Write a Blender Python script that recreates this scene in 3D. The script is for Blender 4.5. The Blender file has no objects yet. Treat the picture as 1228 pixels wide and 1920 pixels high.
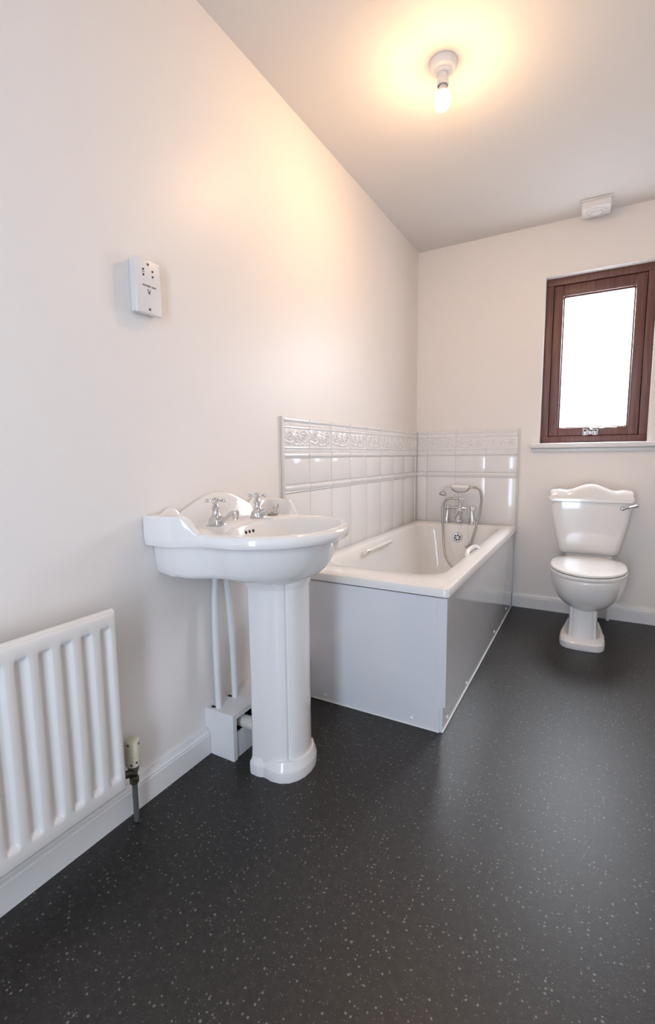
import bpy, bmesh, math, random
from mathutils import Vector, Matrix
random.seed(4)
PI = math.pi
S = bpy.context.scene
C = S.collection

# ------------------------------------------------------------------ camera, world, lights, exposure
F_PX, YAW, PITCH, ROLL = 881.36, 0.51451, 0.11917, -0.01021
CAM = Vector((1.12448, -3.30425, 1.01929))
fw = Vector((-math.sin(YAW)*math.cos(PITCH), math.cos(YAW)*math.cos(PITCH), -math.sin(PITCH)))
rt = Vector((math.cos(YAW), math.sin(YAW), 0)); up = rt.cross(fw)
r2 = rt*math.cos(ROLL)+up*math.sin(ROLL); u2 = -rt*math.sin(ROLL)+up*math.cos(ROLL)
cd = bpy.data.cameras.new('camera'); cam = bpy.data.objects.new('camera', cd); C.objects.link(cam)
cd.sensor_fit = 'HORIZONTAL'; cd.sensor_width = 36; cd.lens = F_PX/1228*36; cd.clip_start = .02
m = Matrix((r2, u2, -fw)).transposed().to_4x4(); m.translation = CAM
cam.matrix_world = m; S.camera = cam

w = bpy.data.worlds.new('sky'); S.world = w; w.use_nodes = True
w.node_tree.nodes['Background'].inputs[0].default_value = (.80, .88, 1, 1)
w.node_tree.nodes['Background'].inputs[1].default_value = 2.2

def area(name, loc, rot, sx, sy, power, col):
    l = bpy.data.lights.new(name, 'AREA'); l.shape = 'RECTANGLE'; l.size = sx; l.size_y = sy
    l.energy = power; l.color = col
    o = bpy.data.objects.new(name, l); C.objects.link(o); o.location = loc; o.rotation_euler = rot
    return o
area('window_daylight', (1.10, .75, 2.35), (-PI/2+math.radians(38), 0, 0), 2.0, 1.7, 330, (.91, .945, 1))      # outside the frosted window
area('hall_daylight', (.86, -4.06, 1.0), (PI/2, 0, 0), .26, 1.9, 15, (.62, .77, 1))         # in the gap of the open door
BULB_STRENGTH = 450
S.view_settings.view_transform = 'Standard'; S.view_settings.look = 'None'
S.view_settings.gamma = 1; S.view_settings.use_curve_mapping = False
S.view_settings.exposure = 0.50

# ------------------------------------------------------------------ materials
def mat(name, col, rough=.5, metal=0, coat=0, bump=0, bscale=40, spec=.5, mottle=0, mscale=8, coat_rough=.03):
    m = bpy.data.materials.new(name); m.use_nodes = True
    nt = m.node_tree; b = nt.nodes['Principled BSDF']
    b.inputs['Base Color'].default_value = (*col, 1); b.inputs['Roughness'].default_value = rough
    b.inputs['Metallic'].default_value = metal; b.inputs['Coat Weight'].default_value = coat
    b.inputs['Coat Roughness'].default_value = coat_rough
    b.inputs['Specular IOR Level'].default_value = spec
    tc = nt.nodes.new('ShaderNodeTexCoord')
    if bump:
        n = nt.nodes.new('ShaderNodeTexNoise'); n.inputs['Scale'].default_value = bscale; n.inputs['Detail'].default_value = 4
        nt.links.new(tc.outputs['Object'], n.inputs['Vector'])
        bp = nt.nodes.new('ShaderNodeBump'); bp.inputs['Strength'].default_value = bump; bp.inputs['Distance'].default_value = .004
        nt.links.new(n.outputs['Fac'], bp.inputs['Height']); nt.links.new(bp.outputs[0], b.inputs['Normal'])
    if mottle:
        n = nt.nodes.new('ShaderNodeTexNoise'); n.inputs['Scale'].default_value = mscale; n.inputs['Detail'].default_value = 3
        nt.links.new(tc.outputs['Object'], n.inputs['Vector'])
        mx = nt.nodes.new('ShaderNodeMix'); mx.data_type = 'RGBA'
        mx.inputs[6].default_value = (*col, 1); mx.inputs[7].default_value = (*[c*(1-mottle) for c in col], 1)
        nt.links.new(n.outputs['Fac'], mx.inputs[0]); nt.links.new(mx.outputs[2], b.inputs['Base Color'])
    return m

M = {}
M['wall'] = mat('wall_paint', (.87, .82, .775), .42, bump=.08, bscale=90, spec=.35, mottle=.02)
M['ceil'] = mat('shaded_ceiling_paint', (.77, .73, .69), .75, bump=.06, bscale=120, spec=.2)  # darker than the walls: the ceiling's weaker light is put into the colour
M['gloss'] = mat('gloss_paint', (.82, .805, .79), .28, mottle=.03)
M['rad'] = mat('radiator_enamel', (.80, .775, .735), .35, mottle=.03)
M['ceramic'] = mat('vitreous_china', (.86, .84, .81), .12, coat=.6, mottle=.01)
M['bath'] = mat('bath_acrylic', (.85, .83, .80), .14, coat=.4, mottle=.01)
M['panel'] = mat('panel_plastic', (.78, .78, .80), .10, coat=1.0, bump=.03, bscale=3, mottle=.01)
M['tile'] = mat('tile_glaze', (.83, .815, .80), .13, coat=.15, bump=.06, bscale=9)
M['grout'] = mat('grout', (.62, .59, .55), .8, bump=.2, bscale=200)
M['trimstrip'] = mat('tile_trim_plastic', (.74, .71, .66), .4)
M['chrome'] = mat('chrome', (.68, .68, .69), .09, metal=1, mottle=.03)
M['hose'] = mat('metal_hose', (.42, .41, .40), .25, metal=1)
M['porcelain'] = mat('porcelain', (.86, .84, .81), .1, coat=.5)
M['plastic'] = mat('white_plastic', (.80, .775, .755), .32, mottle=.01)
M['pvc'] = mat('pvc_pipe', (.72, .69, .62), .4, mottle=.05)
M['cream'] = mat('cream_plastic', (.72, .67, .52), .4, mottle=.06, mscale=60)
M['dark'] = mat('dark_hole', (.02, .018, .015), .7)
M['grey'] = mat('grey_plastic', (.13, .13, .13), .45)
M['brass'] = mat('dull_brass', (.16, .13, .10), .4, metal=.9, mottle=.3, mscale=80)
M['ink'] = mat('printed_ink', (.06, .05, .05), .6)
M['oldmetal'] = mat('painted_pipe', (.10, .105, .10), .45, mottle=.1)
M['door'] = mat('door_paint', (.80, .785, .77), .35)
M['rubber'] = mat('plug_metal', (.42, .40, .37), .3, metal=1)

def wood():
    m = bpy.data.materials.new('stained_wood'); m.use_nodes = True; nt = m.node_tree; b = nt.nodes['Principled BSDF']
    tc = nt.nodes.new('ShaderNodeTexCoord'); mp = nt.nodes.new('ShaderNodeMapping')
    mp.inputs['Scale'].default_value = (90, 90, 5)
    n = nt.nodes.new('ShaderNodeTexNoise'); n.inputs['Scale'].default_value = 1; n.inputs['Detail'].default_value = 5
    cr = nt.nodes.new('ShaderNodeValToRGB')
    cr.color_ramp.elements[0].position = .3; cr.color_ramp.elements[0].color = (.105, .042, .034, 1)
    cr.color_ramp.elements[1].position = .72; cr.color_ramp.elements[1].color = (.19, .082, .066, 1)
    nt.links.new(tc.outputs['Object'], mp.inputs[0]); nt.links.new(mp.outputs[0], n.inputs['Vector'])
    nt.links.new(n.outputs['Fac'], cr.inputs[0]); nt.links.new(cr.outputs[0], b.inputs['Base Color'])
    b.inputs['Roughness'].default_value = .38
    return m
M['wood'] = wood()

def floor_mat():
    m = bpy.data.materials.new('speckled_vinyl'); m.use_nodes = True; nt = m.node_tree; b = nt.nodes['Principled BSDF']
    L = nt.links.new
    tc = nt.nodes.new('ShaderNodeTexCoord')
    base = nt.nodes.new('ShaderNodeTexNoise'); base.inputs['Scale'].default_value = 55; base.inputs['Detail'].default_value = 5
    L(tc.outputs['Object'], base.inputs['Vector'])
    cr = nt.nodes.new('ShaderNodeValToRGB')
    cr.color_ramp.elements[0].position = .3; cr.color_ramp.elements[0].color = (.0105, .009, .008, 1)
    cr.color_ramp.elements[1].position = .75; cr.color_ramp.elements[1].color = (.0235, .020, .0178, 1)
    L(base.outputs['Fac'], cr.inputs[0])
    col = cr.outputs[0]
    # (scale, radius in cells, kept share, colour)
    for sc, rad, keep, c in ((260, .30, .14, (.042, .041, .037)), (150, .25, .14, (.070, .068, .062)), (85, .21, .16, (.15, .146, .125)), (70, .17, .05, (.12, .075, .055))):
        nz = nt.nodes.new('ShaderNodeTexNoise'); nz.inputs['Scale'].default_value = sc*1.7
        L(tc.outputs['Object'], nz.inputs['Vector'])
        av = nt.nodes.new('ShaderNodeVectorMath'); av.operation = 'MULTIPLY_ADD'
        av.inputs[1].default_value = (.35/sc,)*3
        L(nz.outputs['Color'], av.inputs[0]); L(tc.outputs['Object'], av.inputs[2])
        v = nt.nodes.new('ShaderNodeTexVoronoi'); v.voronoi_dimensions = '2D'; v.inputs['Scale'].default_value = sc
        L(av.outputs[0], v.inputs['Vector'])
        sx = nt.nodes.new('ShaderNodeSeparateColor'); L(v.outputs['Color'], sx.inputs[0])
        k = nt.nodes.new('ShaderNodeMath'); k.operation = 'LESS_THAN'; k.inputs[1].default_value = keep; L(sx.outputs[0], k.inputs[0])
        rr = nt.nodes.new('ShaderNodeMapRange'); rr.inputs[1].default_value = 0; rr.inputs[2].default_value = 1
        rr.inputs[3].default_value = rad*.45; rr.inputs[4].default_value = rad*1.15; L(sx.outputs[1], rr.inputs[0])
        d = nt.nodes.new('ShaderNodeMath'); d.operation = 'LESS_THAN'; L(v.outputs['Distance'], d.inputs[0]); L(rr.outputs[0], d.inputs[1])
        f = nt.nodes.new('ShaderNodeMath'); f.operation = 'MULTIPLY'; L(k.outputs[0], f.inputs[0]); L(d.outputs[0], f.inputs[1])
        mx = nt.nodes.new('ShaderNodeMix'); mx.data_type = 'RGBA'; mx.inputs[7].default_value = (*c, 1)
        L(f.outputs[0], mx.inputs[0]); L(col, mx.inputs[6]); col = mx.outputs[2]
    L(col, b.inputs['Base Color'])
    b.inputs['Roughness'].default_value = .46; b.inputs['Specular IOR Level'].default_value = .55
    bp = nt.nodes.new('ShaderNodeBump'); bp.inputs['Strength'].default_value = .12; bp.inputs['Distance'].default_value = .002
    n2 = nt.nodes.new('ShaderNodeTexNoise'); n2.inputs['Scale'].default_value = 220; L(tc.outputs['Object'], n2.inputs['Vector'])
    L(n2.outputs['Fac'], bp.inputs['Height']); L(bp.outputs[0], b.inputs['Normal'])
    return m
M['floor'] = floor_mat()

def emit(name, col, s):
    m = bpy.data.materials.new(name); m.use_nodes = True; nt = m.node_tree
    nt.nodes.remove(nt.nodes['Principled BSDF'])
    e = nt.nodes.new('ShaderNodeEmission'); e.inputs[0].default_value = (*col, 1); e.inputs[1].default_value = s
    nt.links.new(e.outputs[0], nt.nodes['Material Output'].inputs[0]); return m

def frosted():
    m = bpy.data.materials.new('frosted_glass'); m.use_nodes = True; nt = m.node_tree; L = nt.links.new
    nt.nodes.remove(nt.nodes['Principled BSDF'])
    t = nt.nodes.new('ShaderNodeBsdfTransparent'); t.inputs[0].default_value = (.93, .95, .97, 1)
    s = nt.nodes.new('ShaderNodeBsdfTranslucent'); s.inputs[0].default_value = (.9, .92, .94, 1)
    g = nt.nodes.new('ShaderNodeBsdfGlossy'); g.inputs['Roughness'].default_value = .25
    v = nt.nodes.new('ShaderNodeTexVoronoi'); v.inputs['Scale'].default_value = 110
    tc = nt.nodes.new('ShaderNodeTexCoord'); L(tc.outputs['Object'], v.inputs['Vector'])
    bp = nt.nodes.new('ShaderNodeBump'); bp.inputs['Strength'].default_value = .4; L(v.outputs['Distance'], bp.inputs['Height']); L(bp.outputs[0], g.inputs['Normal'])
    a = nt.nodes.new('ShaderNodeMixShader'); a.inputs[0].default_value = .18; L(t.outputs[0], a.inputs[1]); L(s.outputs[0], a.inputs[2])
    b = nt.nodes.new('ShaderNodeMixShader'); b.inputs[0].default_value = .06; L(a.outputs[0], b.inputs[1]); L(g.outputs[0], b.inputs[2])
    L(b.outputs[0], nt.nodes['Material Output'].inputs[0]); return m
M['frosted'] = frosted()

# ------------------------------------------------------------------ mesh helpers
BASE = {}
def B(): return bmesh.new()
def tag(o, label, cat, group=None):
    o['label'] = label; o['category'] = cat
    if group: o['group'] = group
    return o
def thing(name, label, cat, loc, group=None):
    o = bpy.data.objects.new(name, None); C.objects.link(o); o.empty_display_size = .05
    o.location = loc; BASE[o.name] = Vector(loc)
    return tag(o, label, cat, group)
def obj(name, bm, material, parent=None, angle=35, label=None, base=None):
    off = Vector(base) if base else (BASE.get(parent.name, Vector()) if parent else Vector())
    bmesh.ops.recalc_face_normals(bm, faces=bm.faces[:])
    me = bpy.data.meshes.new(name); bm.to_mesh(me); bm.free()
    me.transform(Matrix.Translation(-off))
    me.materials.append(material)
    for p in me.polygons: p.use_smooth = True
    me.set_sharp_from_angle(angle=math.radians(angle))
    o = bpy.data.objects.new(name, me); C.objects.link(o)
    if parent: o.parent = parent
    elif base: o.location = base
    BASE[o.name] = off
    if label: o['label'] = label
    return o
def struct(name, bm, material, angle=35, label=None):
    o = obj(name, bm, material, None, angle); o['kind'] = 'structure'
    if label: o['label'] = label
    return o
def box(bm, a, b, bev=0, seg=2, cond=None):
    x0, y0, z0 = a; x1, y1, z1 = b
    vs = [bm.verts.new(p) for p in ((x0,y0,z0),(x1,y0,z0),(x1,y1,z0),(x0,y1,z0),(x0,y0,z1),(x1,y0,z1),(x1,y1,z1),(x0,y1,z1))]
    fs = [bm.faces.new([vs[i] for i in q]) for q in ((0,3,2,1),(4,5,6,7),(0,1,5,4),(1,2,6,5),(2,3,7,6),(3,0,4,7))]
    if bev:
        es = set(e for f in fs for e in f.edges)
        if cond: es = [e for e in es if cond(e)]
        bmesh.ops.bevel(bm, geom=list(es), offset=bev, segments=seg, profile=.5, affect='EDGES')
    return bm
def loft(bm, rings, cap0=True, cap1=True, closed=True):
    vr = [[bm.verts.new(p) for p in r] for r in rings]
    n = len(vr[0])
    for a, b in zip(vr, vr[1:]):
        for i in range(n if closed else n-1):
            j = (i+1) % n
            bm.faces.new((a[i], a[j], b[j], b[i]))
    if cap0: bm.faces.new(vr[0][::-1])
    if cap1: bm.faces.new(vr[-1])
    return bm
def lathe(bm, prof, c, axis='z', n=24, cap=True):
    # prof: (radius, along)
    ax = {'x': (Vector((0,1,0)), Vector((0,0,1)), Vector((1,0,0))), 'y': (Vector((0,0,1)), Vector((1,0,0)), Vector((0,1,0))),
          'z': (Vector((1,0,0)), Vector((0,1,0)), Vector((0,0,1)))}
    e1, e2, e3 = ax[axis] if isinstance(axis, str) else axis
    c = Vector(c)
    rings = [[c + e3*h + (e1*math.cos(2*PI*i/n) + e2*math.sin(2*PI*i/n))*max(r, 1e-4) for i in range(n)] for r, h in prof]
    return loft(bm, rings, cap, cap)
def axes_from(d):
    d = Vector(d).normalized(); h = Vector((0,0,1)) if abs(d.z) < .9 else Vector((1,0,0))
    e1 = d.cross(h).normalized(); return (e1, d.cross(e1).normalized(), d)
def spline(pts, k=8):
    P = [Vector(p) for p in pts]; out = []
    for i in range(len(P)-1):
        p0 = P[i-1] if i else P[i]*2-P[i+1]; p1, p2 = P[i], P[i+1]; p3 = P[i+2] if i+2 < len(P) else P[i+1]*2-P[i]
        for j in range(k):
            t = j/k
            out.append(.5*((2*p1)+(p2-p0)*t+(2*p0-5*p1+4*p2-p3)*t*t+(3*p1-p0-3*p2+p3)*t**3))
    return out+[P[-1]]
def tube(bm, pts, r, n=12, cap=True):
    P = [Vector(p) for p in pts]; R = r if isinstance(r, (list, tuple)) else [r]*len(P)
    t = (P[1]-P[0]).normalized(); e1 = axes_from(t)[0]; rings = []
    for i, p in enumerate(P):
        t = (P[min(i+1, len(P)-1)]-P[max(i-1, 0)]).normalized()
        e1 = (e1 - t*e1.dot(t)).normalized(); e2 = t.cross(e1)
        rings.append([p+(e1*math.cos(2*PI*k/n)+e2*math.sin(2*PI*k/n))*R[i] for k in range(n)])
    return loft(bm, rings, cap, cap)
def ball(bm, c, r, n=12, sz=1):
    prof = [(r*math.sin(PI*i/n), -r*sz*math.cos(PI*i/n)) for i in range(n+1)]
    return lathe(bm, prof, c, 'z', n+4, False)
def prism(bm, poly, a, b, axis):
    # poly: 2-D points; extruded from a to b along axis
    f = {'x': lambda p, t: (t, p[0], p[1]), 'y': lambda p, t: (p[0], t, p[1]), 'z': lambda p, t: (p[0], p[1], t)}[axis]
    return loft(bm, [[f(p, a) for p in poly], [f(p, b) for p in poly]])
def rrect(x0, x1, y0, y1, r, z, k=8, m=10):
    # rounded rectangle, constant vertex count: k per corner, m per side
    out = []
    cs = [((x1-r, y1-r), 0), ((x0+r, y1-r), PI/2), ((x0+r, y0+r), PI), ((x1-r, y0+r), 1.5*PI)]
    for q, ((cx, cy), a0) in enumerate(cs):
        arc = [(cx+r*math.cos(a0+PI/2*i/k), cy+r*math.sin(a0+PI/2*i/k)) for i in range(k+1)]
        out += arc
        (nx, ny), na = cs[(q+1) % 4]
        e = (nx+r*math.cos(na), ny+r*math.sin(na)); s = arc[-1]
        out += [(s[0]+(e[0]-s[0])*i/m, s[1]+(e[1]-s[1])*i/m) for i in range(1, m)]
    return [Vector((x, y, z)) for x, y in out]
def sst(a, b, x):
    t = min(1, max(0, (x-a)/(b-a))); return t*t*(3-2*t)

# ------------------------------------------------------------------ room shell
XR, YF, H = 1.90, -3.95, 2.40
WX0, WX1, WZ0, WZ1 = .813, 1.387, 1.083, 2.092
floor = struct('floor', box(B(), (-.12, YF-1.0, -.1), (XR+.12, .14, 0)), M['floor'], label='dark charcoal speckled vinyl floor')
struct('ceiling', box(B(), (-.12, YF-.12, H), (XR+.12, .14, H+.1)), M['ceil'], label='off-white painted flat ceiling')
wall_left = struct('wall_left', box(B(), (-.12, YF-.12, 0), (0, .14, H)), M['wall'], label='off-white painted long wall')
bm = B()
box(bm, (0, 0, 0), (WX0, .14, H)); box(bm, (WX1, 0, 0), (XR, .14, H)); box(bm, (WX0, 0, 0), (WX1, .14, WZ0)); box(bm, (WX0, 0, WZ1), (WX1, .14, H))
wall_back = struct('wall_back', bm, M['wall'], label='off-white painted wall with the window')
struct('wall_right', box(B(), (XR, YF-.12, 0), (XR+.12, .14, H)), M['wall'])
DX0, DX1 = .68, 1.44
bm = B(); box(bm, (0, YF-.1, 0), (DX0, YF, H)); box(bm, (DX1, YF-.1, 0), (XR, YF, H)); box(bm, (DX0, YF-.1, 2.0), (DX1, YF, H))
struct('wall_front', bm, M['wall'])
# open door behind the camera: leaf swung out into the hall
bm = B(); box(bm, (-.75, -.04, .005), (0, 0, 1.985), .003)
door = struct('door_1', bm, M['door'], label='white flush door standing open to the hall')
door.location = (DX1-.005, YF-.1, 0); door.rotation_euler = (0, 0, math.radians(55))
bm = B(); lathe(bm, [(.012, 0), (.012, .04), (.024, .045), (.027, .06), (.02, .075), (.0, .078)], (-.69, 0, 1.0), 'y')
h = obj('handle', bm, M['chrome'], door)

def skirt_profile(t=.018, h=.092):
    return [(0, 0), (t, 0), (t, h-.024), (t-.002, h-.021), (t-.002, h-.016), (t-.006, h-.013), (t-.009, h-.006), (t-.010, h), (0, h)]
SP = skirt_profile()
def skirt(name, runs):
    bm = B()
    for kind, a, b in runs:
        if kind == 'L': rings = [[(x, t, z) for x, z in SP] for t in (a, b)]
        if kind == 'R': rings = [[(XR-x, t, z) for x, z in SP] for t in (a, b)]
        if kind == 'B': rings = [[(t, -x, z) for x, z in SP] for t in (a, b)]
        if kind == 'F': rings = [[(t, YF+x, z) for x, z in SP] for t in (a, b)]
        loft(bm, rings)
    return struct(name, bm, M['gloss'], 25)
skirt('baseboard_left', [('L', YF, -2.186)])
skirt('baseboard_back', [('B', .690, XR)])
skirt('baseboard_right', [('R', YF, 0)])
skirt('baseboard_front', [('F', 0, DX0-.06), ('F', DX1+.06, XR)])
bm = B(); box(bm, (DX0-.06, YF, 0), (DX0, YF+.018, 2.06), .003); box(bm, (DX1, YF, 0), (DX1+.06, YF+.018, 2.06), .003); box(bm, (DX0, YF, 2.0), (DX1, YF+.018, 2.06), .003)
struct('trim_1', bm, M['gloss'])

# ------------------------------------------------------------------ window
win = bpy.data.objects.new('window_1', None); C.objects.link(win); win.location = (1.10, .06, WZ0); BASE[win.name] = Vector(win.location)
win['kind'] = 'structure'; win['label'] = 'dark brown wooden casement window with frosted pane'
FW = .043
y0, y1 = .058, .125
def member(nm, a, b, par, bev=.003): return obj(nm, box(B(), a, b, bev), M['wood'], par)
member('frame_jamb', (WX0, y0, WZ0+FW), (WX0+FW, y1, WZ1-FW), win)
member('frame_jamb', (WX1-FW, y0, WZ0+FW), (WX1, y1, WZ1-FW), win)
member('frame_head', (WX0, y0, WZ1-FW), (WX1, y1, WZ1), win)
member('frame_cill', (WX0, y0, WZ0), (WX1, y1, WZ0+FW), win)
bm = B()
for a, b in (((WX0+FW, .116, WZ0+FW), (WX0+FW+.012, .125, WZ1-FW)), ((WX1-FW-.012, .116, WZ0+FW), (WX1-FW, .125, WZ1-FW)), ((WX0+FW, .116, WZ1-FW-.012), (WX1-FW, .125, WZ1-FW)), ((WX0+FW, .116, WZ0+FW), (WX1-FW, .125, WZ0+FW+.012))): box(bm, a, b)
obj('frame_rebate', bm, M['wood'], win)
sx0, sx1, sz0, sz1 = WX0+FW+.003, WX1-FW-.003, WZ0+FW+.003, WZ1-FW-.003
SW = .052; ys = y0+.008
st = member('sash_stile', (sx0, ys, sz0), (sx0+SW, y1-.01, sz1), win)
member('sash_stile', (sx1-SW, ys, sz0), (sx1, y1-.01, sz1), win)
member('sash_rail', (sx0+SW+.001, ys+.001, sz1-.063), (sx1-SW-.001, y1-.01, sz1), win)
br = member('sash_rail', (sx0+SW+.001, ys+.001, sz0), (sx1-SW-.001, y1-.01, sz0+.05), win)
obj('pane', box(B(), (sx0+SW-.004, .098, sz0+.046), (sx1-SW+.004, .103, sz1-.059)), M['frosted'], win, label='frosted obscure glass pane')
bm = B()
gx0, gx1, gz0, gz1 = sx0+SW, sx1-SW, sz0+.05, sz1-.063
for a, b in (((gx0, .086, gz0), (gx0+.008, .098, gz1)), ((gx1-.008, .086, gz0), (gx1, .098, gz1)), ((gx0+.008, .086, gz1-.008), (gx1-.008, .098, gz1)), ((gx0+.008, .086, gz0), (gx1-.008, .098, gz0+.006))):
    box(bm, a, b, .002)
obj('glazing_bead', bm, M['wood'], win)
bm = B(); cx, cz = 1.094, sz0+.022
box(bm, (cx-.042, ys-.006, cz-.020), (cx-.012, ys+.001, cz+.020), .004); box(bm, (cx+.012, ys-.006, cz-.020), (cx+.042, ys+.001, cz+.020), .004)
box(bm, (cx-.014, ys-.012, cz-.016), (cx+.014, ys+.001, cz+.006), .004)
for sx in (-.028, .028):
    box(bm, (cx+sx-.008, ys-.022, cz-.022), (cx+sx+.008, ys-.006, cz-.010), .003)
fit = obj('window_fastener', bm, M['chrome'], win, label='polished metal casement fastener')
bm = B(); box(bm, (cx+.005, ys-.024, cz+.015), (cx+.140, ys-.012, cz+.026), .004); lathe(bm, [(.011, -.022), (.011, 0)], (cx+.006, ys, cz+.022), 'y', 14)
obj('fastener_arm', bm, M['chrome'], fit)
bm = B()
for sx in (-.029, .029): lathe(bm, [(.006, 0), (.006, .0015)], (cx+sx, ys-.0075, cz+.006), 'y', 10)
obj('fastener_screw', bm, M['dark'], fit)
bm = B(); box(bm, (.765, -.045, 1.052), (1.437, 0, WZ0), .008, 3); box(bm, (WX0, -.01, 1.060), (WX1, y0+.004, WZ0+.001)); box(bm, (.775, -.022, 1.030), (1.427, 0, 1.052), .006)
obj('window_sill', bm, M['gloss'], win)

# ------------------------------------------------------------------ wall tiles
TY = [-1.690, -1.489, -1.286, -1.081, -.877, -.673, -.470, -.267, -.064, -.012]
TX = [.012, .084, .287, .489, .690]
Z_TILE, Z_RAIL0, Z_RAIL1, Z_FR0, Z_FR1 = .540, .862, .898, 1.010, 1.180
G = .0012   # half joint
def frieze_h(u, v, wu):
    h = .0
    if v > .90: h = .005*math.sqrt(max(0, 1-((v-.955)/.055)**2)) if abs(v-.955) < .055 else 0
    elif .80 < v < .885: h = .0030*max(0, math.cos(2*PI*u*13/1.0))*max(0, 1-((v-.842)/.04)**2)
    elif .735 < v <= .80: h = .0045*math.sqrt(max(0, 1-((v-.768)/.034)**2))
    elif .225 < v < .29: h = .0045*math.sqrt(max(0, 1-((v-.258)/.034)**2))
    elif .12 < v <= .215: h = .0028*max(0, math.cos(2*PI*u*17))*max(0, 1-((v-.168)/.045)**2)
    elif .02 < v <= .12: h = .005*math.sqrt(max(0, 1-((v-.07)/.052)**2))
    elif .29 <= v <= .735:
        x = u*.2; y = (v-.512)*.17
        for cx, cy, d, ph in ((.045, .004, 1, .4), (.100, -.006, -1, 2.2), (.155, .004, 1, 4.1)):
            dx, dy = x-cx, y-cy; r = math.hypot(dx, dy); a = math.atan2(dy, dx)*d
            if r < .042:
                s = math.cos(a+ph-r*2*PI/.0155); s = max(0, s)**.7*(1-(r/.042)**3)
                lf = max(0, math.cos(5*a+ph+r*160))*(r/.034)*max(0, 1-((r-.030)/.011)**2)
                h = max(h, .0048*s, .0042*lf)
        h = max(h, .0034*max(0, math.sin(x*260+y*210))*max(0, math.sin(x*190-y*260)))
        e = min(v-.29, .735-v)/.04; h *= min(1, e)
    return h
def frieze_mesh(wd, ht, nu=84, nv=64):
    bm = B(); g = []
    for j in range(nv+1):
        row = []
        for i in range(nu+1):
            u, v = i/nu, j/nv
            e = min(u, 1-u)*wd; hh = frieze_h(u*wd/.2, v, wd)*min(1, e/.003)
            row.append(bm.verts.new((.0065+hh, u*wd, v*ht)))
        g.append(row)
    for j in range(nv):
        for i in range(nu): bm.faces.new((g[j][i], g[j][i+1], g[j+1][i+1], g[j+1][i]))
    edge = [g[0][i] for i in range(nu+1)]+[g[j][nu] for j in range(1, nv+1)]+[g[nv][i] for i in range(nu-1, -1, -1)]+[g[j][0] for j in range(nv-1, 0, -1)]
    bk = [bm.verts.new((0, v.co.y, v.co.z)) for v in edge]
    for i in range(len(edge)):
        j = (i+1) % len(edge); bm.faces.new((edge[i], bk[i], bk[j], edge[j]))
    return bm
def rail_mesh(wd, ht):
    prof = [(0, 0), (.008, 0), (.009, .003), (.0075, .006), (.011, .010), (.0145, ht*.5), (.0135, ht*.72), (.009, ht-.007), (.0075, ht-.005), (.009, ht-.002), (.008, ht), (0, ht)]
    return loft(B(), [[(x, 0, z) for x, z in prof], [(x, wd, z) for x, z in prof]])
def flat_mesh(wd, ht): return box(B(), (0, 0, 0), (.008, wd, ht), .0016, 2, lambda e: min(v.co.x for v in e.verts) > .007)
cache = {}
def tile(kind, wd, ht, parent, place, nm):
    key = (kind, round(wd, 3), round(ht, 3))
    if key not in cache:
        bm = {'f': frieze_mesh, 'r': rail_mesh, 'p': flat_mesh}[kind](wd, ht)
        bmesh.ops.recalc_face_normals(bm, faces=bm.faces[:])
        me = bpy.data.meshes.new(nm); bm.to_mesh(me); bm.free(); me.materials.append(M['tile'])
        for p in me.polygons: p.use_smooth = True
        me.set_sharp_from_angle(angle=math.radians(40)); cache[key] = me
    o = bpy.data.objects.new(nm, cache[key]); C.objects.link(o); o.parent = parent; o.matrix_local = place
rows = (('p', Z_TILE, Z_RAIL0, 'tile'), ('r', Z_RAIL0, Z_RAIL1, 'rail_tile'), ('p', Z_RAIL1, Z_FR0, 'tile'), ('f', Z_FR0, Z_FR1, 'frieze_tile'))
for a, b in zip(TY, TY[1:]):
    wd = round(b-a, 3) if b > -.05 else .203
    for kind, z0, z1, nm in rows:
        tile(kind, wd-2*G, z1-z0-2*G, wall_left, Matrix.Translation((.001, b-wd+G, z0+G)), nm)
RB = Matrix(((0, 1, 0, 0), (-1, 0, 0, 0), (0, 0, 1, 0), (0, 0, 0, 1)))   # tile normal to -y, width along +x
for a, b in zip(TX, TX[1:]):
    wd = round(b-a, 3) if a < .05 else .203
    for kind, z0, z1, nm in rows:
        tile(kind, wd-2*G, z1-z0-2*G, wall_back, Matrix.Translation((b-wd+G, -.001, z0+G)) @ RB, nm)
obj('grout', box(B(), (0, TY[0], Z_TILE), (.0055, 0, Z_FR1)), M['grout'], wall_left)
obj('grout', box(B(), (.0055, -.0055, Z_TILE), (TX[-1], 0, Z_FR1)), M['grout'], wall_back)
obj('tile_edge_trim', box(B(), (0, TY[0]-.011, Z_TILE), (.013, TY[0]-.0005, Z_FR1+.003), .003), M['trimstrip'], wall_left)
obj('tile_edge_trim', box(B(), (TX[-1]+.0005, -.012, Z_TILE), (TX[-1]+.010, 0, Z_FR1+.002), .003), M['trimstrip'], wall_back)

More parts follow.
